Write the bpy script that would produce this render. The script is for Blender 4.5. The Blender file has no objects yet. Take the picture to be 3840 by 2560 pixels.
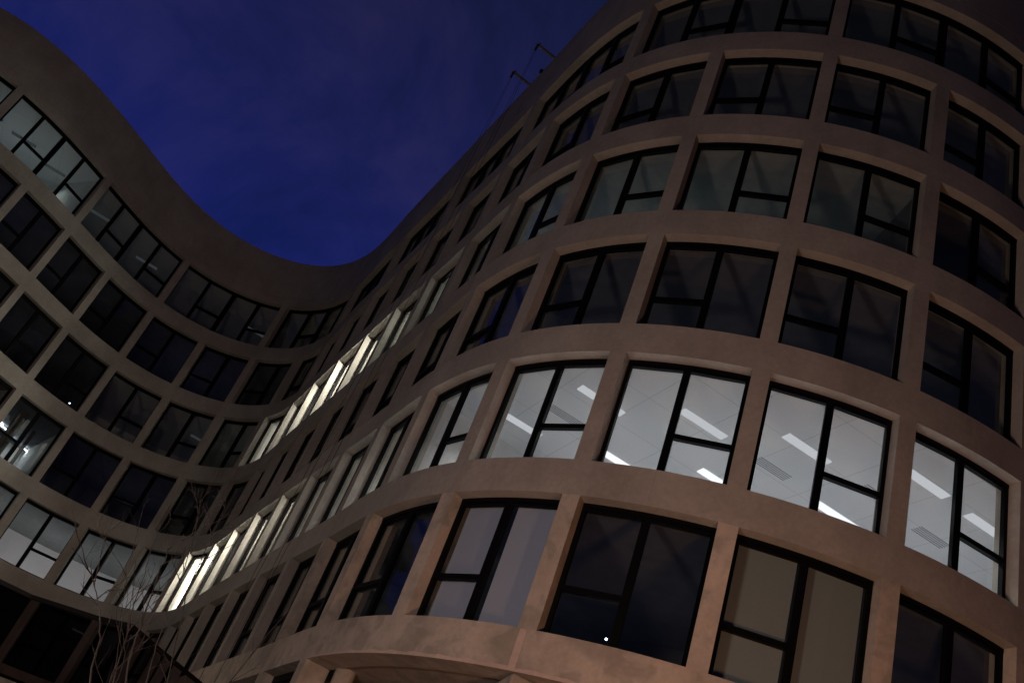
import bpy, bmesh, math, random
import numpy as np
from mathutils import Vector, Matrix
random.seed(7)
scene = bpy.context.scene
COL = scene.collection
R_ = math.radians

# ------------------------------------------------------------------ camera
U = 3.6                      # metres per storey
CAMZ = 1.6
FPX, PITCH, ROLL = 3654.29, 0.59947, 0.39175
cp, sp, cr, sr = math.cos(PITCH), math.sin(PITCH), math.cos(ROLL), math.sin(ROLL)
Fv = Vector((0, cp, sp)); U0 = Vector((0, -sp, cp)); R0 = Vector((1, 0, 0))
Rv = cr * R0 + sr * U0; Uv = -sr * R0 + cr * U0
cam_d = bpy.data.cameras.new('camera'); cam = bpy.data.objects.new('camera', cam_d); COL.objects.link(cam)
cam.matrix_world = Matrix(((Rv.x, Uv.x, -Fv.x, 0), (Rv.y, Uv.y, -Fv.y, 0), (Rv.z, Uv.z, -Fv.z, CAMZ), (0, 0, 0, 1)))
cam_d.sensor_width = 36; cam_d.lens = FPX / 3840 * 36; cam_d.clip_start = 0.1; cam_d.clip_end = 2000
scene.camera = cam

# ------------------------------------------------------------------ sky and exposure
scene.view_settings.view_transform = 'Standard'; scene.view_settings.look = 'None'
scene.view_settings.exposure = 0; scene.view_settings.gamma = 1
scene.cycles.use_denoising = True
scene.cycles.max_bounces = 8; scene.cycles.transparent_max_bounces = 12
scene.cycles.sample_clamp_indirect = 3

def N(nt, t, **kw):
    n = nt.nodes.new(t)
    for k, v in kw.items():
        if k.startswith('_'): setattr(n, k[1:], v)
        else: n.inputs[k.replace('__', ' ')].default_value = v
    return n
def ramp(nt, stops, interp='LINEAR'):
    n = nt.nodes.new('ShaderNodeValToRGB'); n.color_ramp.interpolation = interp
    e = n.color_ramp.elements
    while len(e) > 1: e.remove(e[-1])
    e[0].position = stops[0][0]; e[0].color = (*stops[0][1], 1)
    for p, c in stops[1:]:
        q = e.new(p); q.color = (*c, 1)
    return n

world = bpy.data.worlds.new('World'); scene.world = world; world.use_nodes = True
wt = world.node_tree; wt.nodes.clear(); WL = wt.links.new
out = wt.nodes.new('ShaderNodeOutputWorld'); bg = wt.nodes.new('ShaderNodeBackground')
tc = wt.nodes.new('ShaderNodeTexCoord')
sep = wt.nodes.new('ShaderNodeSeparateXYZ'); WL(tc.outputs['Generated'], sep.inputs[0])
# dusk: blue is strongest low over the place where the sun went down, darker overhead
el = ramp(wt, [(0.0, (.005, .005, .014)), (.35, (.0080, .0130, .110)), (.54, (.0088, .0130, .100)), (.64, (.0100, .0126, .076)), (.76, (.0100, .0112, .054)), (.86, (.0055, .0095, .034)), (1.0, (.004, .004, .018))])
WL(sep.outputs['Z'], el.inputs[0])
gl = N(wt, 'ShaderNodeVectorMath', _operation='DOT_PRODUCT'); gl.inputs[1].default_value = Vector((-.30, .95, .05)).normalized()
WL(tc.outputs['Generated'], gl.inputs[0])
gr = ramp(wt, [(0.0, (.42, .38, .30)), (.35, (.6, .55, .45)), (.62, (1, 1, 1)), (1, (1.05, 1.05, 1.1))])
WL(gl.outputs['Value'], gr.inputs[0])
m1 = N(wt, 'ShaderNodeMix', _data_type='RGBA', _blend_type='MULTIPLY'); m1.inputs[0].default_value = 1
WL(el.outputs[0], m1.inputs[6]); WL(gr.outputs[0], m1.inputs[7])
cn = N(wt, 'ShaderNodeTexNoise', Scale=3.8, Detail=7, Roughness=.62, Distortion=.4)
WL(tc.outputs['Generated'], cn.inputs['Vector'])
cr_ = ramp(wt, [(.37, (.55, .80, .68)), (.49, (.95, 1, 1)), (.61, (1.6, 1.35, 1.12))])
WL(cn.outputs[0], cr_.inputs[0])
m2 = N(wt, 'ShaderNodeMix', _data_type='RGBA', _blend_type='MULTIPLY'); m2.inputs[0].default_value = 1
WL(m1.outputs[2], m2.inputs[6]); WL(cr_.outputs[0], m2.inputs[7])
WL(m2.outputs[2], bg.inputs[0]); bg.inputs[1].default_value = 1.0
WL(bg.outputs[0], out.inputs[0])

# ------------------------------------------------------------------ the plan curve of the wavy front
DS = 0.05
KN = list(np.arange(-14.0, 6.01, 0.75))
KV = [1.08767, 0.89718, 0.7067, 0.51624, 0.32621, 0.14331, -0.06057, -0.36717, -0.59569, -0.58867, -0.61843, -0.55094, -0.1899, 0.044, 0.01482, -0.0191, 0.01858, -0.0002, -0.05667, 0.13295, 0.38564, 0.38705, 0.35866, 0.37876, 0.36526, 0.29612, 0.22699]
SS = np.arange(-14.0, 8.5 + 1e-9, DS)
kk = np.interp(SS, KN, KV)
hh = np.cumsum(kk) * DS
i0 = int(np.argmin(abs(SS)))
hh = hh - hh[i0] - 1.23251
hm = (hh[1:] + hh[:-1]) / 2
cx = np.r_[0, np.cumsum(np.cos(hm) * DS)]; cy = np.r_[0, np.cumsum(np.sin(hm) * DS)]
cx = cx - cx[i0] - .55249; cy = cy - cy[i0] + 6.36579

def head(s): return float(np.interp(s, SS, hh))
def P(s, d, z):
    """s along the front, d inward (both in storeys), z in storeys above the eye -> metres"""
    h = head(s)
    return Vector(((float(np.interp(s, SS, cx)) - math.sin(h) * d) * U, (float(np.interp(s, SS, cy)) + math.cos(h) * d) * U, z * U + CAMZ))

Z1, HO, PAR = 1.65551, 0.77735, 0.83847
def sill(f): return Z1 + (f - 1)
def hd(f): return Z1 + (f - 1) + HO
TOP = hd(6) + PAR
Z0B = 1.4365                                   # underside of the lowest band
GZ = -CAMZ / U
PIERS = [-12.99, -12.19, -11.40, -10.62, -9.84, -9.04, -8.24, -7.44, -6.64, -5.82, -5.04, -4.28, -3.50, -2.72, -1.965, -1.20, -.43, .365, 1.235, 2.08, 2.925, 3.77, 4.61, 5.45, 6.3]
I0 = 4                                          # index of -9.84 : double bays start at even offsets from here
PW = .052                                       # half width of a pier
WD = .16                                        # wall depth
FD = .077                                       # reveal depth

# ------------------------------------------------------------------ materials
def mat(name):
    m = bpy.data.materials.new(name); m.use_nodes = True
    nt = m.node_tree; b = nt.nodes['Principled BSDF']
    return m, nt, b, nt.links.new

def plaster(name, base, joint=False, stained=False):
    m, nt, b, L = mat(name)
    g = nt.nodes.new('ShaderNodeNewGeometry')
    n1 = N(nt, 'ShaderNodeTexNoise', Scale=.55, Detail=6, Roughness=.62); L(g.outputs['Position'], n1.inputs['Vector'])
    n2 = N(nt, 'ShaderNodeTexNoise', Scale=9., Detail=8, Roughness=.7); L(g.outputs['Position'], n2.inputs['Vector'])
    n3 = N(nt, 'ShaderNodeTexNoise', Scale=1.7, Detail=4, Roughness=.5, Distortion=.6); L(g.outputs['Position'], n3.inputs['Vector'])
    # slight run marks: noise stretched downwards
    mp = N(nt, 'ShaderNodeMapping'); mp.inputs['Scale'].default_value = (2.2, 2.2, .5); L(g.outputs['Position'], mp.inputs[0])
    n4 = N(nt, 'ShaderNodeTexNoise', Scale=1., Detail=4, Roughness=.6); L(mp.outputs[0], n4.inputs['Vector'])
    lo, hi = [c * .80 for c in base], [min(1, c * 1.14) for c in base]
    r1 = ramp(nt, [(.32, lo), (.7, hi)]); L(n1.outputs[0], r1.inputs[0])
    r2 = ramp(nt, [(.3, (.88, .88, .88)), (.7, (1.1, 1.1, 1.1))]); L(n2.outputs[0], r2.inputs[0])
    r4 = ramp(nt, [(.34, (.92, .92, .91)), (.52, (1, 1, 1))]); L(n4.outputs[0], r4.inputs[0])
    k = N(nt, 'ShaderNodeMix', _data_type='RGBA', _blend_type='MULTIPLY'); k.inputs[0].default_value = 1
    L(r1.outputs[0], k.inputs[6]); L(r2.outputs[0], k.inputs[7])
    k2 = N(nt, 'ShaderNodeMix', _data_type='RGBA', _blend_type='MULTIPLY'); k2.inputs[0].default_value = 1
    L(k.outputs[2], k2.inputs[6]); L(r4.outputs[0], k2.inputs[7])
    last = k2.outputs[2]
    if stained:
        r3 = ramp(nt, [(.40, (.72, .74, .72)), (.52, (1.0, 1.0, 1.0)), (.62, (1.06, 1.02, .98))]); L(n3.outputs[0], r3.inputs[0])
        k3 = N(nt, 'ShaderNodeMix', _data_type='RGBA', _blend_type='MULTIPLY'); k3.inputs[0].default_value = .85
        L(last, k3.inputs[6]); L(r3.outputs[0], k3.inputs[7]); last = k3.outputs[2]
    L(last, b.inputs['Base Color'])
    b.inputs['Roughness'].default_value = .88
    bp = N(nt, 'ShaderNodeBump', Strength=.35, Distance=.012); L(n2.outputs[0], bp.inputs['Height']); L(bp.outputs[0], b.inputs['Normal'])
    return m

BASE = (.345, .325, .285)
M_wall = plaster('painted_plaster', BASE)
M_low = plaster('weathered_plaster', (.45, .40, .335), stained=True)
m, nt, b, L = mat('black_frame'); b.inputs['Base Color'].default_value = (.0035, .0035, .004, 1); b.inputs['Roughness'].default_value = .5; b.inputs['Specular IOR Level'].default_value = .06; M_frame = m
def simple(name, c, r=.6, metal=0, noise=.12, sc=3.):
    m, nt, b, L = mat(name); g = nt.nodes.new('ShaderNodeNewGeometry')
    n = N(nt, 'ShaderNodeTexNoise', Scale=sc, Detail=5, Roughness=.6); L(g.outputs['Position'], n.inputs['Vector'])
    rr = ramp(nt, [(.3, [x * (1 - noise) for x in c]), (.7, [min(1, x * (1 + noise)) for x in c])]); L(n.outputs[0], rr.inputs[0]); L(rr.outputs[0], b.inputs['Base Color'])
    b.inputs['Roughness'].default_value = r; b.inputs['Metallic'].default_value = metal
    return m
M_blind_grey = simple('grey_blind_fabric', (.60, .66, .84), .9, sc=60, noise=.10)
M_blind_olive = simple('olive_blind_fabric', (.33, .37, .35), .9, sc=60, noise=.10)
M_floor = simple('office_carpet', (.28, .285, .31), .95)
M_inwall = simple('office_wall_paint', (.62, .62, .60), .9, noise=.06)
M_wall_lit = simple('brightened_wall', (.82, .80, .82), .9, noise=.03)  # lightened copy of the wall paint: one room's brightness put into colour
M_room_shade = simple('shaded_room_surface', (.10, .10, .11), .9)  # shade of unlit rooms put into the colour of walls and floors
M_metal = simple('galvanised_steel', (.30, .29, .26), .5, .6)
M_rope = simple('rope_fibre', (.03, .03, .03), .9)
M_bark = simple('branch_bark', (.009, .008, .007), .9, noise=.35, sc=25)
M_asph = simple('asphalt', (.05, .05, .05), .9, sc=6)
M_roof = simple('roof_felt', (.08, .08, .08), .9)
M_slat = simple('vent_slat_grey', (.24, .24, .25), .6)
M_ceil_dimmed = simple('dimmed_ceiling', (.26, .28, .28), .9)  # ceiling darkened for two rooms, their dimness is in the colour
M_ceil_shaded = simple('shaded_ceiling', (.125, .13, .155), .9)  # shaded copy of the white ceiling, darkness painted in for unlit rooms

# ceiling tiles: a grid turned 18 degrees, as all rooms of the building share it
def ceiling_mat():
    m, nt, b, L = mat('ceiling_tiles'); g = nt.nodes.new('ShaderNodeNewGeometry')
    mp = N(nt, 'ShaderNodeMapping'); mp.inputs['Rotation'].default_value = (0, 0, R_(-17.5)); mp.inputs['Location'].default_value = (.35, .2, 0); L(g.outputs['Position'], mp.inputs[0])
    br = N(nt, 'ShaderNodeTexBrick', _offset=0.0, _squash=1.0); L(mp.outputs[0], br.inputs['Vector'])
    br.inputs['Color1'].default_value = (.66, .66, .66, 1); br.inputs['Color2'].default_value = (.64, .65, .64, 1); br.inputs['Mortar'].default_value = (.50, .50, .50, 1)
    br.inputs['Scale'].default_value = 1; br.inputs['Mortar Size'].default_value = .011; br.inputs['Brick Width'].default_value = 1.5; br.inputs['Row Height'].default_value = 1.5
    n = N(nt, 'ShaderNodeTexNoise', Scale=26., Detail=4); L(g.outputs['Position'], n.inputs['Vector'])
    rr = ramp(nt, [(.3, (.94, .94, .94)), (.7, (1.03, 1.03, 1.03))]); L(n.outputs[0], rr.inputs[0])
    k = N(nt, 'ShaderNodeMix', _data_type='RGBA', _blend_type='MULTIPLY'); k.inputs[0].default_value = 1; L(br.outputs[0], k.inputs[6]); L(rr.outputs[0], k.inputs[7]); L(k.outputs[2], b.inputs['Base Color'])
    b.inputs['Roughness'].default_value = .95
    return m
M_ceil = ceiling_mat()

def schlick(nt, f0):
    lw = nt.nodes.new('ShaderNodeLayerWeight'); lw.inputs[0].default_value = .5
    p = N(nt, 'ShaderNodeMath', _operation='POWER'); nt.links.new(lw.outputs['Facing'], p.inputs[0]); p.inputs[1].default_value = 5
    q = N(nt, 'ShaderNodeMath', _operation='MULTIPLY_ADD'); nt.links.new(p.outputs[0], q.inputs[0]); q.inputs[1].default_value = 1 - f0; q.inputs[2].default_value = f0
    return q
m = bpy.data.materials.new('window_glass'); m.use_nodes = True; nt = m.node_tree; nt.nodes.clear(); L = nt.links.new
o_ = nt.nodes.new('ShaderNodeOutputMaterial'); tr = N(nt, 'ShaderNodeBsdfTransparent', Color=(.72, .76, .745, 1)); gs = N(nt, 'ShaderNodeBsdfGlossy', Roughness=.012, Color=(.95, .97, 1, 1))
fr = schlick(nt, .055); mx = nt.nodes.new('ShaderNodeMixShader')
L(fr.outputs[0], mx.inputs[0]); L(tr.outputs[0], mx.inputs[1]); L(gs.outputs[0], mx.inputs[2]); L(mx.outputs[0], o_.inputs[0]); M_glass = m
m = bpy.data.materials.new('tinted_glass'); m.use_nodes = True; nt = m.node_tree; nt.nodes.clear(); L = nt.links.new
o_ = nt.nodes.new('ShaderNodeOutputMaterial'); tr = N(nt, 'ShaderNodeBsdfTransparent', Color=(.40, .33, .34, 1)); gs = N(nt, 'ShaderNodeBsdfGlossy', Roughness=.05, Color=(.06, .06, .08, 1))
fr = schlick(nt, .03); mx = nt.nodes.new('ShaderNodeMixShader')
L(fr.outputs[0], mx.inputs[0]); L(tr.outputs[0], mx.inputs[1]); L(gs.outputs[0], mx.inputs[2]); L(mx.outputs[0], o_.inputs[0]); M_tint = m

def emit(name, c, st):
    m = bpy.data.materials.new(name); m.use_nodes = True; nt = m.node_tree; nt.nodes.clear()
    o = nt.nodes.new('ShaderNodeOutputMaterial'); e = nt.nodes.new('ShaderNodeEmission'); e.inputs[0].default_value = (*c, 1); e.inputs[1].default_value = st
    nt.links.new(e.outputs[0], o.inputs[0]); return m
M_tube = emit('tube_light', (.95, .93, 1), .74)
M_tube_far = emit('bright_tube_light', (.96, .95, 1), 1.5)
M_tube_hot = emit('bare_tube_light', (.85, .93, 1), 11)
M_tube_dim = emit('dimmed_tube_light', (.85, .93, .98), .05)
M_tube_off = simple('switched_off_tube', (.5, .5, .5), .4)
M_bulb = emit('small_bulb', (.75, .88, 1), 14)
M_sod = emit('sodium_lamp', (1, .5, .18), 30)

# ------------------------------------------------------------------ mesh helpers
class MB:
    def __init__(s): s.v = []; s.f = []
    def box8(s, p):
        """p: 4 bottom points (loop) + 4 top points"""
        o = len(s.v); s.v += [tuple(q) for q in p]
        for f in ((0, 3, 2, 1), (4, 5, 6, 7), (0, 1, 5, 4), (1, 2, 6, 5), (2, 3, 7, 6), (3, 0, 4, 7)): s.f.append([o + i for i in f])
    def ribbon(s, s0, s1, d0, d1, z0, z1, step=.05):
        n = max(1, int(math.ceil((s1 - s0) / step))); o = len(s.v)
        for i in range(n + 1):
            t = s0 + (s1 - s0) * i / n
            for d, z in ((d0, z0), (d1, z0), (d1, z1), (d0, z1)): s.v.append(tuple(P(t, d, z)))
        for i in range(n):
            a = o + 4 * i; b = a + 4
            for k in range(4):
                k2 = (k + 1) % 4; s.f.append([a + k, b + k, b + k2, a + k2])
        s.f.append([o, o + 1, o + 2, o + 3]); e = o + 4 * n; s.f.append([e + 3, e + 2, e + 1, e])
    def sheet(s, s0, s1, d0, d1, z, step=.1, nd=1):
        n = max(1, int(math.ceil((s1 - s0) / step))); o = len(s.v)
        for i in range(n + 1):
            t = s0 + (s1 - s0) * i / n
            for j in range(nd + 1): s.v.append(tuple(P(t, d0 + (d1(t) - d0) * j / nd if callable(d1) else d0 + (d1 - d0) * j / nd, z)))
        w = nd + 1
        for i in range(n):
            for j in range(nd): s.f.append([o + i * w + j, o + (i + 1) * w + j, o + (i + 1) * w + j + 1, o + i * w + j + 1])
    def obox(s, c, ax, ay, az):
        """box from centre and half axes"""
        p = []
        for kz in (-1, 1):
            for kx, ky in ((-1, -1), (1, -1), (1, 1), (-1, 1)): p.append(c + ax * kx + ay * ky + az * kz)
        s.box8(p)
    def tube(s, pts, rad, n=6, cap=True):
        o = len(s.v); up = None
        for i, p in enumerate(pts):
            a = pts[max(0, i - 1)]; b = pts[min(len(pts) - 1, i + 1)]; t = (b - a).normalized()
            x = t.cross(Vector((.31, .2, .93))).normalized() if up is None else (up - t * up.dot(t)).normalized()
            up = x; y = t.cross(x); r = rad[i] if hasattr(rad, '__len__') else rad
            for k in range(n):
                q = p + (x * math.cos(2 * math.pi * k / n) + y * math.sin(2 * math.pi * k / n)) * r
                s.v.append(tuple(q))
        for i in range(len(pts) - 1):
            for k in range(n):
                s.f.append([o + i * n + k, o + i * n + (k + 1) % n, o + (i + 1) * n + (k + 1) % n, o + (i + 1) * n + k])
        if cap: s.f.append([o + k for k in range(n)][::-1]); s.f.append([o + (len(pts) - 1) * n + k for k in range(n)])
    def build(s, name, mt, parent=None, label=None, fix=True, smooth=False):
        me = bpy.data.meshes.new(name); me.from_pydata(s.v, [], s.f)
        if fix:
            bm = bmesh.new(); bm.from_mesh(me); bmesh.ops.recalc_face_normals(bm, faces=bm.faces); bm.to_mesh(me); bm.free()
        me.materials.append(mt)
        if smooth:
            for p in me.polygons: p.use_smooth = True
        o = bpy.data.objects.new(name, me); COL.objects.link(o)
        if parent is not None: o.parent = parent
        if label: o['label'] = label
        return o
def smooth_by_angle(o, ang=35):
    bm = bmesh.new(); bm.from_mesh(o.data)
    for f in bm.faces: f.smooth = True
    for e in bm.edges:
        e.smooth = not (len(e.link_faces) == 2 and e.calc_face_angle(0) > R_(ang))
    bm.to_mesh(o.data); bm.free()
def thing(name, label, cat, group=None):
    o = bpy.data.objects.new(name, None); COL.objects.link(o); o['label'] = label; o['category'] = cat
    if group: o['group'] = group
    return o
def tag(o, label, cat, group=None):
    o['label'] = label; o['category'] = cat
    if group: o['group'] = group
    return o

# ------------------------------------------------------------------ ground
g = MB(); g.v = [(-600, -600, 0), (600, -600, 0), (600, 600, 0), (-600, 600, 0)]; g.f = [[0, 1, 2, 3]]
go = g.build('ground', M_asph, fix=False); go['kind'] = 'structure'

# ------------------------------------------------------------------ the building
SA, SB = -13.4, 7.0
bld = thing('office_building', 'long wavy seven storey office building of pale plaster bands and piers with black framed windows', 'building')
def band(d_list, z0, z1, m, name='floor_band', sa=SA, sb=SB, label=None):
    mb = MB(); mb.ribbon(sa, sb, 0, WD, z0, z1); o = mb.build(name, m, bld, label); smooth_by_angle(o); return o
band(0, Z0B, sill(1), M_low, label='lowest floor band with patchy stained plaster')
for f in range(1, 6): band(0, hd(f), sill(f + 1), M_wall)
# parapet with a shallow groove along it, then the coping
GR = hd(6) + .135
mb = MB()
mb.ribbon(SA, SB, 0, WD, hd(6), GR); mb.ribbon(SA, SB, .0045, WD, GR, GR + .006); mb.ribbon(SA, SB, 0, WD, GR + .006, TOP)
o = mb.build('parapet', M_wall, bld, 'tall blank parapet band along the roof'); smooth_by_angle(o)
# vertical joints in the parapet and the bands: thin recessed looking seams
mbj = MB()
for s_ in (-5.45, -2.3, .8, 3.35):
    mbj.ribbon(s_, s_ + .004, -.0008, .002, GR + .006 + .002, TOP - .002)
mbj.build('parapet_joint', simple('joint_sealant', (.11, .10, .095), .9), bld)
mbj = MB()
mbj.ribbon(2.045, 2.085, -.0022, .002, Z0B + .004, sill(1) - .004)
mbj.build('render_patch', plaster('fresh_plaster', (.56, .45, .38)), bld, 'paler vertical strip of newer plaster on the lowest band')
mbj = MB()
for s_, f in ((2.50, 1), (.9, 3), (4.2, 2), (-.05, 2), (2.5, 4), (-7.0, 3), (-8.9, 2), (-7.0, 5)):
    mbj.ribbon(s_, s_ + .003, -.0008, .002, hd(f) + .002, sill(f + 1) - .002)
mbj.build('band_joint', simple('faint_joint', (.30, .25, .22), .9), bld)
# uneven lighter trowelled lip under the lowest band
mb = MB()
n = 170
for i in range(n + 1):
    t = .40 + (4.6 - .40) * i / n
    hgt = .010 + .012 * (math.sin(i * .9) * .3 + random.random() * .6 + .35) * min(1, (t - .4) / .8)
    for d, z in ((-.0016, Z0B - .0005), (.004, Z0B - .0005), (.004, Z0B + hgt), (-.0016, Z0B + hgt)): mb.v.append(tuple(P(t, d, z)))
for i in range(n):
    a = 4 * i; b_ = a + 4
    for k in range(4):
        k2 = (k + 1) % 4; mb.f.append([a + k, b_ + k, b_ + k2, a + k2])
mb.f.append([0, 1, 2, 3]); mb.f.append([4 * n + 3, 4 * n + 2, 4 * n + 1, 4 * n])
mb.build('plaster_lip', plaster('fresh_plaster_lip', (.54, .44, .37)), bld)

def visible_bay(f, a, b):
    lim = {1: -9.1, 2: -9.9, 3: -10.7, 4: -10.7, 5: -11.5, 6: -12.3}[f]
    return b > lim and a < 4.7
for f in range(1, 7):
    for i, c in enumerate(PIERS):
        if f == 6 and (i - I0) % 2: continue
        if not visible_bay(f, c - .8, c + .8): continue
        if not (SA < c - PW and c + PW < SB): continue
        if c < PIERS[0]: continue
        mb = MB(); mb.ribbon(c - PW, c + PW, 0, WD, sill(f), hd(f), step=.1)
        mb.build('pier', M_low if f == 1 and c > -.6 else M_wall, bld)

# windows ------------------------------------------------------------
FW, FB = .018, .108        # frame face width, back of frame
def bar(mb, A, B, n, z0, z1, d0, d1):
    """box along plan segment A-B (2D), depth along n from d0 to d1, z0..z1"""
    pts = []
    for z in (z0, z1):
        for q, d in ((A, d0), (B, d0), (B, d1), (A, d1)):
            pts.append((q[0] + n[0] * d, q[1] + n[1] * d, z))
    mb.box8(pts)
def window(f, a, b, tleft, double=False, blind=None, label=None):
    z0, z1 = sill(f) * U + CAMZ, hd(f) * U + CAMZ
    if double: stops = [a + (b - a) * k / 4 for k in range(5)]
    else: stops = [a, (a + b) / 2, b]
    root = None; frame = MB(); panes = []
    n_seg = len(stops) - 1
    for k in range(n_seg):
        pa, pb = P(stops[k], FD, 0), P(stops[k + 1], FD, 0)
        A = Vector((pa.x, pa.y)); B = Vector((pb.x, pb.y)); t = (B - A).normalized(); n = Vector((-t.y, t.x))
        w = .085; D = (FB - FD) * U
        mwL = w if k == 0 else (.11 if (double and k == 2) else .08)
        mwR = w if k == n_seg - 1 else (.11 if (double and k == 1) else .08)
        Ai, Bi = A + t * mwL, B - t * mwR
        bar(frame, A, Ai, n, z0, z1, 0, D); bar(frame, Bi, B, n, z0, z1, 0, D)
        bar(frame, Ai, Bi, n, z0, z0 + w, .002, D); bar(frame, Ai, Bi, n, z1 - .145, z1 - .06, .012, D)
        has_t = (k % 2 == 0) if tleft else (k % 2 == 1)
        gd = D * .78
        rects = []
        if has_t:
            zt = z0 + (z1 - z0) * .362
            bar(frame, Ai, Bi, n, zt - .056, zt + .056, .004, D)
            rects = [(z0 + w, zt - .056), (zt + .056, z1 - w)]
        else: rects = [(z0 + w, z1 - w)]
        for r0, r1 in rects:
            mb = MB(); q = [(Ai + n * gd), (Bi + n * gd)]
            mb.v = [(q[0].x, q[0].y, r0), (q[1].x, q[1].y, r0), (q[1].x, q[1].y, r1), (q[0].x, q[0].y, r1)]; mb.f = [[0, 1, 2, 3]]
            panes.append(mb)
    frame.ribbon(a + .001, b - .001, FD - .003, FB, hd(f) - .025, hd(f) - .0005, step=.06)
    root = frame.build('window', M_frame, bld, label)
    for mb in panes: mb.build('pane', M_glass, root, fix=False)
    if blind:
        for k in range(n_seg):
            mb = MB(); x0, x1 = stops[k] + .03, stops[k + 1] - .022
            if k: x0 += .004
            mb.ribbon(x0, x1, FB + .028, FB + .031, sill(f) + .004, hd(f) - .012, step=.2)
            mb.build('roller_blind', blind, root)
for f in range(1, 7):
    if f == 6:
        for i in range(len(PIERS)):
            if (i - I0) % 2 or i + 2 >= len(PIERS): continue
            a, b = PIERS[i] + PW, PIERS[i + 2] - PW
            if visible_bay(6, a, b): window(6, a, b, False, True)
        continue
    for i in range(len(PIERS) - 1):
        a, b = PIERS[i] + PW, PIERS[i + 1] - PW
        if not visible_bay(f, a, b): continue
        bl = None; lb = None
        if f == 1 and i == 18: bl, lb = M_blind_grey, 'black framed window with pale grey blinds drawn'
        if f == 1 and i == 20: bl, lb = M_blind_olive, 'black framed window with olive brown blinds drawn'
        window(f, a, b, f % 2 == 1, False, bl, lb)

# insides -------------------------------------------------------------
CH = .012                    # ceiling above the window head
RD = 1.9                     # room depth
def rd(t):
    k = float(np.interp(t, KN, KV))
    return min(RD, .8 / k) if k > .01 else RD
ROOMS = {  # floor : [(s0, s1, wall material)]
    1: [(-13.3, -5.82, 0), (-5.82, 6.9, 0)],
    2: [(-13.3, -5.82, 1), (-5.82, -1.965, 1), (-1.965, .365, 1), (.365, 6.9, 1)],
    3: [(-13.3, -9.04, 1), (-9.04, -8.24, 1), (-8.24, 6.9, 0)],
    4: [(-13.3, -8.24, 0), (-8.24, -5.82, 1), (-5.82, -1.965, 1), (-1.965, 3.77, 1), (3.77, 6.9, 0)],
    5: [(-13.3, -5.04, 0), (-5.04, 6.9, 0)],
    6: [(-13.3, -9.84, 1), (-9.84, -5.04, 1), (-5.04, 6.9, 0)]}
ceil_of = {}
IN = FB + .034
for f, rooms in ROOMS.items():
    zc, zf = hd(f) + CH, sill(f) - .03
    for a, b, lit in rooms:
        mb = MB(); mb.sheet(a, b, IN, rd, zc); c = mb.build('ceiling', M_ceil_dimmed if (f, a) in ((2, -13.3), (4, -1.965)) else M_ceil if lit and f != 3 else M_ceil_shaded, bld, fix=False); ceil_of[(f, a)] = c
        mb = MB(); mb.sheet(a, b, IN, rd, zf); mb.build('floor_slab', M_room_shade if (not lit or (f, a) == (2, -13.3)) else M_floor, bld, fix=False)
        mb = MB(); n = max(1, int((b - a) / .1))
        for i in range(n + 1):
            t = a + (b - a) * i / n
            for z in (zf, zc): mb.v.append(tuple(P(t, rd(t) - .003, z)))
        for i in range(n): mb.f.append([2 * i, 2 * i + 2, 2 * i + 3, 2 * i + 1])
        for t in (a + .012, b - .012):
            o = len(mb.v); mb.v += [tuple(P(t, IN + .003, zf + .002)), tuple(P(t, rd(t) - .006, zf + .002)), tuple(P(t, rd(t) - .006, zc - .002)), tuple(P(t, IN + .003, zc - .002))]; mb.f.append([o, o + 1, o + 2, o + 3])
        mb.build('room_wall', (M_wall_lit if (f, a) == (2, -13.3) else M_room_shade if (f, a) == (4, -1.965) else M_inwall) if lit else M_room_shade, bld, fix=False)
# slab cores that keep rooms apart
for f in range(0):
    pass
mb = MB(); mb.sheet(SA, SB, WD - .02, lambda t: rd(t) + .02, TOP - .28); mb.build('roof', M_roof, bld, fix=False)

# ceiling lights
dirx = Vector((math.cos(R_(17.5)), math.sin(R_(17.5)), 0)); diry = Vector((-dirx.y, dirx.x, 0))
def strip(f, a, p, q=None, L=1.25, w=.25, m=M_tube, power=0, spread=180, color=(1, .97, .985), name='ceiling_light', drop=.004, d=None):
    zc = (hd(f) + CH) * U + CAMZ
    ax = d or dirx; ay = Vector((-ax.y, ax.x, 0))
    c = Vector((p[0], p[1], zc - drop - .012)) + ax * L / 2
    mb = MB(); mb.obox(c, ax * L / 2, ay * w / 2, Vector((0, 0, .012)))
    o = mb.build(name, m, ceil_of[(f, a)])
    if power:
        ld = bpy.data.lights.new('strip_lamp', 'AREA'); ld.shape = 'RECTANGLE'; ld.size = L; ld.size_y = w; ld.energy = power; ld.color = color; ld.spread = R_(spread)
        lo = bpy.data.objects.new('strip_lamp', ld); COL.objects.link(lo)
        lo.matrix_world = Matrix(((ax.x, ay.x, 0, c.x), (ax.y, ay.y, 0, c.y), (0, 0, 1, c.z - .02), (0, 0, 0, 1)))
        lo.parent = o
    return o
def vent(f, a, p, L=.95, w=.34):
    zc = (hd(f) + CH) * U + CAMZ
    mb = MB()
    for k in range(5):
        c = Vector((p[0], p[1], zc - .006)) + dirx * L / 2 + diry * (k - 2) * w / 5
        mb.obox(c, dirx * L / 2, diry * .010, Vector((0, 0, .005)))
    mb.build('ceiling_vent', M_slat, ceil_of[(f, a)])
def room_lamp(f, a, s, d, power, size=(1.2, .3), color=(.93, .95, 1), spread=180, up=False, z=None):
    """a recessed panel lamp in a room seen only at a slant"""
    p = P(s, d, 0)
    return strip(f, a, (p.x, p.y), L=size[0], w=size[1], power=power, color=color, spread=spread)

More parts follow.
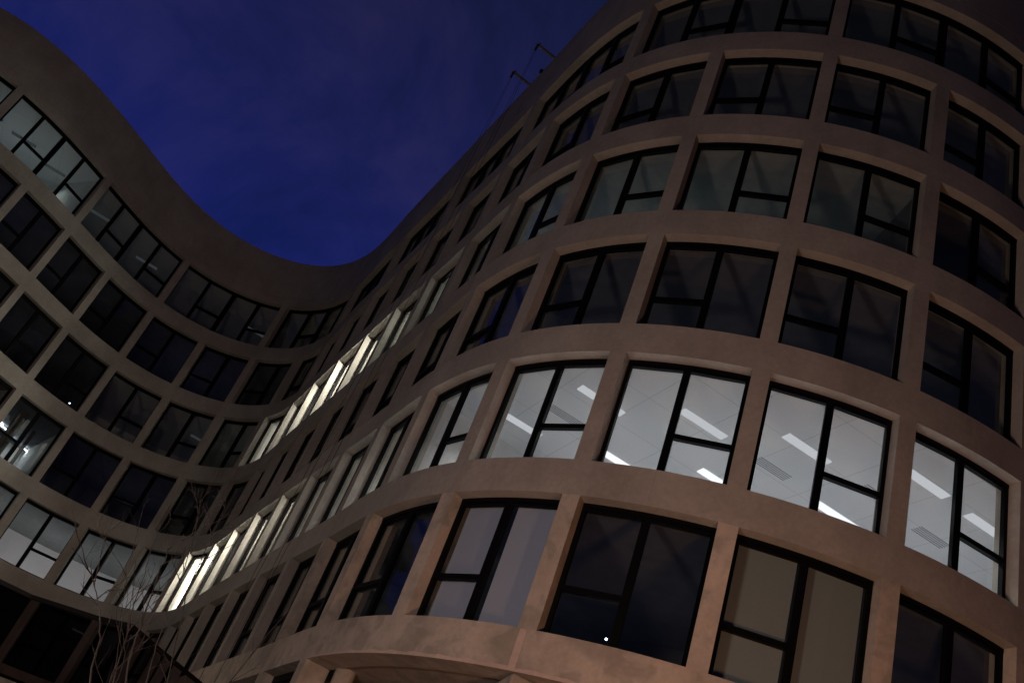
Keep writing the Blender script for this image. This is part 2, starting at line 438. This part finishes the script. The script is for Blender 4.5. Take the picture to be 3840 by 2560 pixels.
P2 = 58
A2 = .365
for p in ((1.85, 18.79), (4.12, 18.07), (6.34, 17.43), (8.85, 16.90), (10.75, 17.57), (13.4, 18.2)):
    strip(2, A2, p, power=P2, spread=95)
for p in ((3.1, 21.1), (5.4, 20.13), (8.1, 19.5), (10.6, 20.0), (7.3, 22.1), (13.3, 20.6)):
    strip(2, A2, p, power=P2 * 2.0, spread=95, m=M_tube_far)
for p in ((6.25, 18.75), (8.54, 18.13), (10.3, 18.87), (1.45, 20.1), (4.9, 21.9)): vent(2, A2, p)
B2 = -1.965
strip(2, A2, (.39, 21.22), power=P2 * .7, spread=110)
vent(2, A2, (.25, 22.7))
for p in ((-1.0, 23.2), (-1.0, 25.8), (-1.9, 28.5), (1.0, 24.0)): strip(2, B2, p, power=P2 * .8, spread=125)

# lit valley rooms: pendant lamps near the glass throw light on the reveals
WARM = (1, .91, .81)
def pendant(f, a, s_, d_, power, color=WARM, drop=.55):
    p = P(s_, d_, hd(f) + CH); c = p - Vector((0, 0, drop))
    mb = MB(); mb.tube([p - Vector((0, 0, .002)), c + Vector((0, 0, .14))], .012, n=6); mb.tube([c + Vector((0, 0, .16)), c + Vector((0, 0, .08))], [.05, .12], n=12)
    o = mb.build('pendant_lamp', M_frame, ceil_of[(f, a)])
    ld = bpy.data.lights.new('pendant_light', 'POINT'); ld.energy = power; ld.color = color; ld.shadow_soft_size = .10
    lo = bpy.data.objects.new('pendant_light', ld); lo.location = c; COL.objects.link(lo); lo.parent = o
for s_, pw in ((-5.45, 480), (-4.75, 720), (-4.0, 560), (-3.2, 260), (-2.4, 110)): pendant(2, -5.82, s_, .30, pw)
for s_, pw in ((-1.6, 34), (-.8, 20), (0.0, 12)): pendant(2, B2, s_, .42, pw)
for s_ in (-1.6, -.9, -.1): p = P(s_, .9, 0); strip(2, B2, (p.x, p.y), power=26, spread=120, m=M_tube_dim, color=(.88, .98, .92))
for s_, pw in ((-5.3, 25), (-4.65, 180), (-3.9, 560), (-3.1, 760), (-2.35, 460)): pendant(4, -5.82, s_, .30, pw)
def dimstrip(f, a, s_, d_, pw, color, spread=130):
    p = P(s_, d_, 0); strip(f, a, (p.x, p.y), power=pw, color=color, spread=spread, m=M_tube_dim)
for k in range(7):
    s_ = -10.9 + k * .80; p = P(s_, 1.15, sill(2) + .03)
    mb = MB(); mb.tube([p, p + Vector((0, 0, .14))], [.12, .10], n=12); o = mb.build('wall_fill', M_frame, ceil_of[(2, -13.3)])  # added fill hidden below the sill, evens out the back wall
    ld = bpy.data.lights.new('wall_fill_light', 'POINT'); ld.energy = 54; ld.color = (1, .95, .96); ld.shadow_soft_size = .12
    lo = bpy.data.objects.new('wall_fill_light', ld); lo.location = p + Vector((0, 0, .32)); COL.objects.link(lo); lo.parent = o
pendant(4, -1.965, -1.55, .32, 90, color=(.95, .95, .82)); pendant(4, -1.965, -.85, .36, 30, color=(.90, .95, .85))
for s_, pw in ((-1.6, 90), (-.9, 70), (-.2, 40), (.6, 26), (1.4, 15), (2.3, 8), (3.2, 5)): dimstrip(4, -1.965, s_, .9, pw, (.90, .96, .93), 95)
for s_, pw in ((-6.3, 6), (-7.2, 1.5)): dimstrip(4, -8.24, s_, .9, pw, (.82, .97, .90), 100)
for s_, pw in ((-8.6, 16), (-7.2, 16), (-6.3, 10)): dimstrip(1, -13.3, s_, .9, pw, (.85, .97, .95), 120)  # fill added to an unlit room so its windows show
for s_, pw in ((-11.9, 22), (-11.0, 24), (-10.3, 14)): dimstrip(6, -13.3, s_, 1.0, pw * 1.1, (.85, .97, .95), 105)
for s_, pw in ((-9.4, 7), (-8.6, 3), (-7.3, 1.2)): dimstrip(6, -9.84, s_, .9, pw * .8, (.85, .97, .95), 105)
for f, rooms in ROOMS.items():
    for a, b, lit in rooms:
        if lit: continue
        n = max(1, int((b - a) / 1.6))
        for k in range(n):
            t = a + (b - a) * (k + .5) / n; dd = min(1.0, rd(t) * .55); p = P(t, dd, sill(f) + .05)
            mb = MB(); mb.obox(p, Vector((.22, 0, 0)), Vector((0, .12, 0)), Vector((0, 0, .03)))
            o = mb.build('fill_box', M_tube_dim, ceil_of[(f, a)])  # added fill, out of sight behind the sill, lifts the unlit ceilings
            ld = bpy.data.lights.new('fill_light', 'POINT'); ld.energy = 6.5; ld.color = (.86, .88, 1); ld.shadow_soft_size = .12
            lo = bpy.data.objects.new('fill_light', ld); lo.location = p + Vector((0, 0, .18)); COL.objects.link(lo); lo.parent = o
# bare tubes in the plant room on the left
for p in ((-21.55, 46.7), (-21.60, 47.55), (-20.80, 48.6)):
    strip(3, -9.04, p, L=.85, w=.09, m=M_tube_hot, drop=.12, d=Vector((.52, .85, 0)).normalized(), power=5, color=(.8, .9, 1))
mb = MB()
for s_, w_, d_ in ((-8.93, .03, .8), (-8.70, .10, .5), (-8.40, .03, .9)):
    mb.ribbon(s_, s_ + w_, d_, d_ + .04, sill(3) - .03, hd(3) + CH, step=.1)
mb.build('room_column', M_room_shade, bld)

def small_bulb(f, s, d, dz, r=.045, st=None, light=0):
    c = P(s, d, sill(f) + dz)
    bm = bmesh.new(); bmesh.ops.create_uvsphere(bm, u_segments=10, v_segments=6, radius=r, matrix=Matrix.Translation(c))
    me = bpy.data.meshes.new('wall_lamp'); bm.to_mesh(me); bm.free(); me.materials.append(M_bulb)
    o = bpy.data.objects.new('wall_lamp', me); COL.objects.link(o); o.parent = bld
    if light:
        ld = bpy.data.lights.new('wall_lamp_light', 'POINT'); ld.energy = light; ld.color = (.7, .85, 1); ld.shadow_soft_size = r
        lo = bpy.data.objects.new('wall_lamp_light', ld); lo.location = c; COL.objects.link(lo); lo.parent = o
small_bulb(1, 2.44, .17, .095, r=.022, light=1.0)
small_bulb(4, -8.36, .35, .17, r=.028, light=3.0)
small_bulb(3, -6.00, .35, .15, r=.03, light=.3)

# ground storey ---------------------------------------------------------
for c in PIERS:
    if c > .5 or c < -9: continue
    mb = MB(); mb.ribbon(c - PW, c + PW, 0, WD, GZ, Z0B, step=.1); mb.build('ground_pier', M_low, bld)
for i in range(len(PIERS) - 1):
    if PIERS[i + 1] > .5 or PIERS[i] < -6: continue
    a, b = PIERS[i] + PW, PIERS[i + 1] - PW
    pa, pb = P(a, FD, 0), P(b, FD, 0); A = Vector((pa.x, pa.y)); B = Vector((pb.x, pb.y)); t = (B - A).normalized(); n = Vector((-t.y, t.x))
    zt = Z0B * U + CAMZ; mb = MB()
    bar(mb, A, A + t * .07, n, 0, zt, 0, .11); bar(mb, B - t * .07, B, n, 0, zt, 0, .11); bar(mb, A + t * .07, B - t * .07, n, zt - .16, zt, .002, .11); bar(mb, A + t * .07, B - t * .07, n, zt - 2.1, zt - 2.0, .002, .11)
    w_ = mb.build('shop_window', M_frame, bld)
    mb = MB(); q = [A + n * .09, B + n * .09]; mb.v = [(q[0].x, q[0].y, 0), (q[1].x, q[1].y, 0), (q[1].x, q[1].y, zt), (q[0].x, q[0].y, zt)]; mb.f = [[0, 1, 2, 3]]; mb.build('pane', M_glass, w_, fix=False)
mb = MB(); mb.sheet(SA, SB, WD - .01, lambda t: rd(t), Z0B + .012); mb.build('overhang_soffit', M_low, bld, fix=False)
mb = MB(); mb.ribbon(.9, SB, .75, .80, GZ, Z0B + .01); mb.build('shop_front', M_frame, bld)
mb = MB(); mb.ribbon(-9.5, .9, 1.4, 1.45, GZ, Z0B + .01); mb.build('ground_room_wall', M_room_shade, bld)
# rounded column behind the pier and angular columns under the drum
mb = MB(); c = P(.55, .21, 0); mb.tube([Vector((c.x, c.y, 0)), Vector((c.x, c.y, Z0B * U + CAMZ + .04))], .22, n=20); o = mb.build('round_column', M_low, bld); smooth_by_angle(o)
for s_ in (2.08, 3.77):
    mb = MB(); h = head(s_)
    tx = Vector((math.cos(h), math.sin(h), 0)); ny = Vector((-math.sin(h), math.cos(h), 0)); c = P(s_, .2, 0)
    pts = [c - ny * .2 * U * .99, c + tx * .17 * U, c + ny * .2 * U, c - tx * .17 * U]
    mb.box8([Vector((p.x, p.y, 0)) for p in pts] + [Vector((p.x, p.y, Z0B * U + CAMZ - .001)) for p in pts]); o = mb.build('angled_column', M_low, bld)
    bv = o.modifiers.new('bevel', 'BEVEL'); bv.width = .06; bv.segments = 3

# ------------------------------------------------------------------ roof davits and ropes
def davit(s_, label):
    t = thing('roof_davit', label, 'davit')
    base = P(s_, .10, TOP + .01); tip = P(s_, -.225, TOP + .015)
    dv = (tip - base).normalized()
    mb = MB(); side = dv.cross(Vector((0, 0, 1))).normalized()
    mid = (base + tip) / 2
    mb.obox(mid, dv * (tip - base).length / 2, side * .04, Vector((0, 0, .045))); mb.build('arm', M_metal, t)
    mb = MB(); foot = P(s_, .10, TOP - .26); mb.tube([foot, base + Vector((0, 0, .03))], .07, n=8); mb.build('post', M_metal, t)
    mb = MB(); mb.obox(tip - dv * .06 + Vector((0, 0, .10)), dv * .03, side * .03, Vector((0, 0, .06))); mb.build('lug', M_metal, t)
    mb = MB()
    for k in range(3): mb.tube([tip + Vector((0, 0, -.03 - .13 * k)) + side * .045, tip + Vector((0, 0, -.03 - .13 * k)) - side * .045], .045, n=8)
    mb.tube([tip, tip - Vector((0, 0, .34))], .02, n=6)
    mb.build('pulley', M_rope, t)
    return tip, side
tipA, sideA = davit(-.548, 'grey roof davit arm over the parapet, higher in the photo, nearer the drum')
tipB, sideB = davit(-1.052, 'grey roof davit arm over the parapet, lower in the photo, further from the drum')
def rope(top, dx, label, zb, sway=.0):
    pts = []
    for i in range(25):
        u_ = i / 24; z = top.z + (zb - top.z) * u_
        pts.append(Vector((top.x + dx.x + math.sin(u_ * 3.0) * sway, top.y + dx.y + math.sin(u_ * 2.2) * sway, z)))
    mb = MB(); mb.tube(pts, .0065, n=5); tag(mb.build('access_rope', M_rope), label, 'rope', 'ropes hanging down the facade from the davits')
rope(tipA - Vector((0, 0, .3)), sideA * .03, 'thin dark rope hanging straight from the davit nearer the drum', 6.2)
rope(tipA - Vector((0, 0, .3)), -sideA * .16, 'thin slack rope beside the straight one under the davit nearer the drum', 7.0, .10)
rope(tipB - Vector((0, 0, .3)), sideB * .03, 'thin dark rope hanging straight from the davit further from the drum', 6.2)
rope(tipB - Vector((0, 0, .3)), -sideB * .17, 'thin slack rope beside the straight one under the davit further from the drum', 7.2, .10)
# small bracket on the parapet edge
mb = MB(); c = P(-.80, -.006, TOP + .012); mb.obox(c, Vector((.07, 0, 0)), Vector((0, .05, 0)), Vector((0, 0, .07)))
bm_o = mb.build('roof_light_box', M_frame, bld)

# ------------------------------------------------------------------ tinted glass canopy in front of the left wing
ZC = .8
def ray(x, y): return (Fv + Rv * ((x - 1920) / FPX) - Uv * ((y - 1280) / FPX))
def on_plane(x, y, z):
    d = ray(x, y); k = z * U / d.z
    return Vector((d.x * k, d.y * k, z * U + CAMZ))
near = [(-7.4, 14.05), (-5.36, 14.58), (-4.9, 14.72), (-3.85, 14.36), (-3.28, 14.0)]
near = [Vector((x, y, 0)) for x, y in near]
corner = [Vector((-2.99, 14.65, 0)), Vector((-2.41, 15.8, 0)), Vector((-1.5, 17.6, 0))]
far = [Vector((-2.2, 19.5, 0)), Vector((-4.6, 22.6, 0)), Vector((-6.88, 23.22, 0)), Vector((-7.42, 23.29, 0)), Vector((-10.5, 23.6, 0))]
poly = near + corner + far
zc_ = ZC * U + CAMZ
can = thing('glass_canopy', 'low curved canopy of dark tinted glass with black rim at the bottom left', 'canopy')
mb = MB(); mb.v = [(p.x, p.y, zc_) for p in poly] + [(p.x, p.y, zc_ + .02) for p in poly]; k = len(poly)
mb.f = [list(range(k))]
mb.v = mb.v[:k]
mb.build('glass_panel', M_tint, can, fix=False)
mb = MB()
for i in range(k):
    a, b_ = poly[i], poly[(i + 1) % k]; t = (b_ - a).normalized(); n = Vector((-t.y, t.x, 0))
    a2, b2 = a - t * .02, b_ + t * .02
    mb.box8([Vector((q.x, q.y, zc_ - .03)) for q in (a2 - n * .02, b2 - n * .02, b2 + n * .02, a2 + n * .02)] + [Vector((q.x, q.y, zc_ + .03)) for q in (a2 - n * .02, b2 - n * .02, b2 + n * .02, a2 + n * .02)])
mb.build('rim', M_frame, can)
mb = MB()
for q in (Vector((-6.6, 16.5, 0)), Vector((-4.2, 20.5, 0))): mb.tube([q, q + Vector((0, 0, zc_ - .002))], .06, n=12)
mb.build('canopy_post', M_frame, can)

# ------------------------------------------------------------------ bare tree
tree = thing('bare_tree', 'leafless young tree with many thin upright brown stems in front of the left wing', 'tree')
def at(x, y, dist):
    d = ray(x, y); k = dist / math.hypot(d.x, d.y); return Vector((d.x * k, d.y * k, d.z * k + CAMZ))
stems = [  # upward paths as pixels of the photo at a distance, base radius
    (9.0, [(300, 2700), (345, 2500), (375, 2390), (378, 2320), (365, 2245), (352, 2180), (330, 2130)], .020),
    (9.3, [(400, 2700), (430, 2530), (470, 2400), (505, 2260), (545, 2150), (560, 2080)], .017),
    (9.8, [(440, 2720), (480, 2500), (515, 2380), (545, 2290), (600, 2120), (655, 2090), (690, 2000)], .022),
    (10.4, [(520, 2720), (560, 2510), (590, 2420), (640, 2250), (690, 2140), (735, 1990), (760, 1830)], .018),
    (8.8, [(380, 2720), (410, 2560), (455, 2440), (490, 2350), (500, 2230), (510, 2100)], .014),
    (9.6, [(600, 2720), (640, 2480), (700, 2230), (770, 2060), (840, 1900), (865, 1760)], .013),
    (11.0, [(700, 2760), (860, 2560), (960, 2430), (1080, 2290), (1150, 2130)], .016),
    (9.1, [(340, 2760), (395, 2620), (440, 2470), (455, 2350), (480, 2240), (470, 2120)], .012),
]
trunk = MB(); base = at(430, 2760, 9.6)
root = Vector((base.x, base.y, 0))
trunk.tube([root, root + Vector((.02, 0, .5)), root + Vector((0, .03, 1.0))], [.10, .08, .07], n=10)
def twig(tw, p, d, L, r, lvl):
    n = 5; pts = [p]; q = p.copy(); dd = d.copy()
    for i in range(n):
        dd = (dd + Vector((random.gauss(0, .13), random.gauss(0, .13), random.gauss(.03, .10)))).normalized()
        q = q + dd * L / n; pts.append(q.copy())
    tw.tube(pts, [r * (1 - .8 * i / n) for i in range(n + 1)], n=4)
    if lvl < 2:
        for k in range(random.randint(1, 3)):
            i = random.randint(1, n - 1)
            side = Vector((random.gauss(0, 1), random.gauss(0, 1), random.gauss(.2, .5))).normalized()
            twig(tw, pts[i], (dd * .8 + side * .62).normalized(), L * random.uniform(.35, .6), r * .55, lvl + 1)
for dist, path, r in stems:
    pts = [at(x, y, dist + .12 * math.sin(i * 1.7)) for i, (x, y) in enumerate(path)]
    pts = [root + Vector((0, 0, .85)), (root + Vector((0, 0, 1.2))) * .5 + pts[0] * .5] + pts
    # refine
    fine = []
    for i in range(len(pts) - 1):
        for k in range(3): fine.append(pts[i].lerp(pts[i + 1], k / 3) + Vector((random.gauss(0, .006), random.gauss(0, .006), 0)))
    fine.append(pts[-1]); m_ = len(fine)
    tw = MB()
    tw.tube(fine, [r * .65 * (1 - .85 * i / m_) for i in range(m_)], n=6)
    for i in range(8, m_):
        for _ in range(1 if random.random() < .38 else 0):
            dd = (fine[i] - fine[i - 1]).normalized(); side = Vector((random.gauss(0, 1), random.gauss(0, .7), random.gauss(0, .4))).normalized()
            twig(tw, fine[i], (dd * .85 + side * .5).normalized(), random.uniform(.25, .62), r * .22 + .0012, 0 if i > 11 else 1)
    tw.build('stem', M_bark, tree, smooth=True)
trunk.build('trunk', M_bark, tree, smooth=True)

# ------------------------------------------------------------------ street lamps (behind and beside the camera)
def street_lamp(x, y, h, power, color, label, aim, r=.12, spot=140):
    t = thing('street_lamp', label, 'street lamp', 'street lamps along the road')
    mb = MB(); mb.tube([Vector((x, y, 0)), Vector((x, y, h * .6)), Vector((x, y, h))], [.09, .07, .05], n=12); mb.build('pole', M_metal, t)
    d = Vector((aim[0] - x, aim[1] - y, 0)).normalized()
    mb = MB(); mb.obox(Vector((x, y, h + .05)) + d * .35, d * .35, Vector((-d.y, d.x, 0)) * .13, Vector((0, 0, .05))); mb.build('lamp_head', M_metal, t)
    c = Vector((x, y, h - .02)) + d * .45
    mb = MB(); mb.obox(c, d * .18, Vector((-d.y, d.x, 0)) * .10, Vector((0, 0, .02))); mb.build('lamp_glass', M_sod, t)
    ld = bpy.data.lights.new('street_light', 'POINT'); ld.energy = power; ld.color = color; ld.shadow_soft_size = r
    lo = bpy.data.objects.new('street_light', ld); lo.location = c - Vector((0, 0, .12)); COL.objects.link(lo); lo.parent = t
street_lamp(5.2, 6.5, 3.0, 1150, (1, .46, .25), 'short street lamp nearest the rounded drum', (4, 16), r=.5)
street_lamp(-6.0, 4.5, 4.0, 2300, (1, .72, .64), 'street lamp to the left of the camera', (0, 16), r=.9)
street_lamp(-15.0, 26.0, 5.6, 540, (1, .78, .58), 'short street lamp in front of the left wing', (-14, 40), r=.5)
street_lamp(-24.0, 2.0, 8.0, 350, (1, .80, .74), 'tall grey street lamp far to the left', (0, 16), r=1.6)
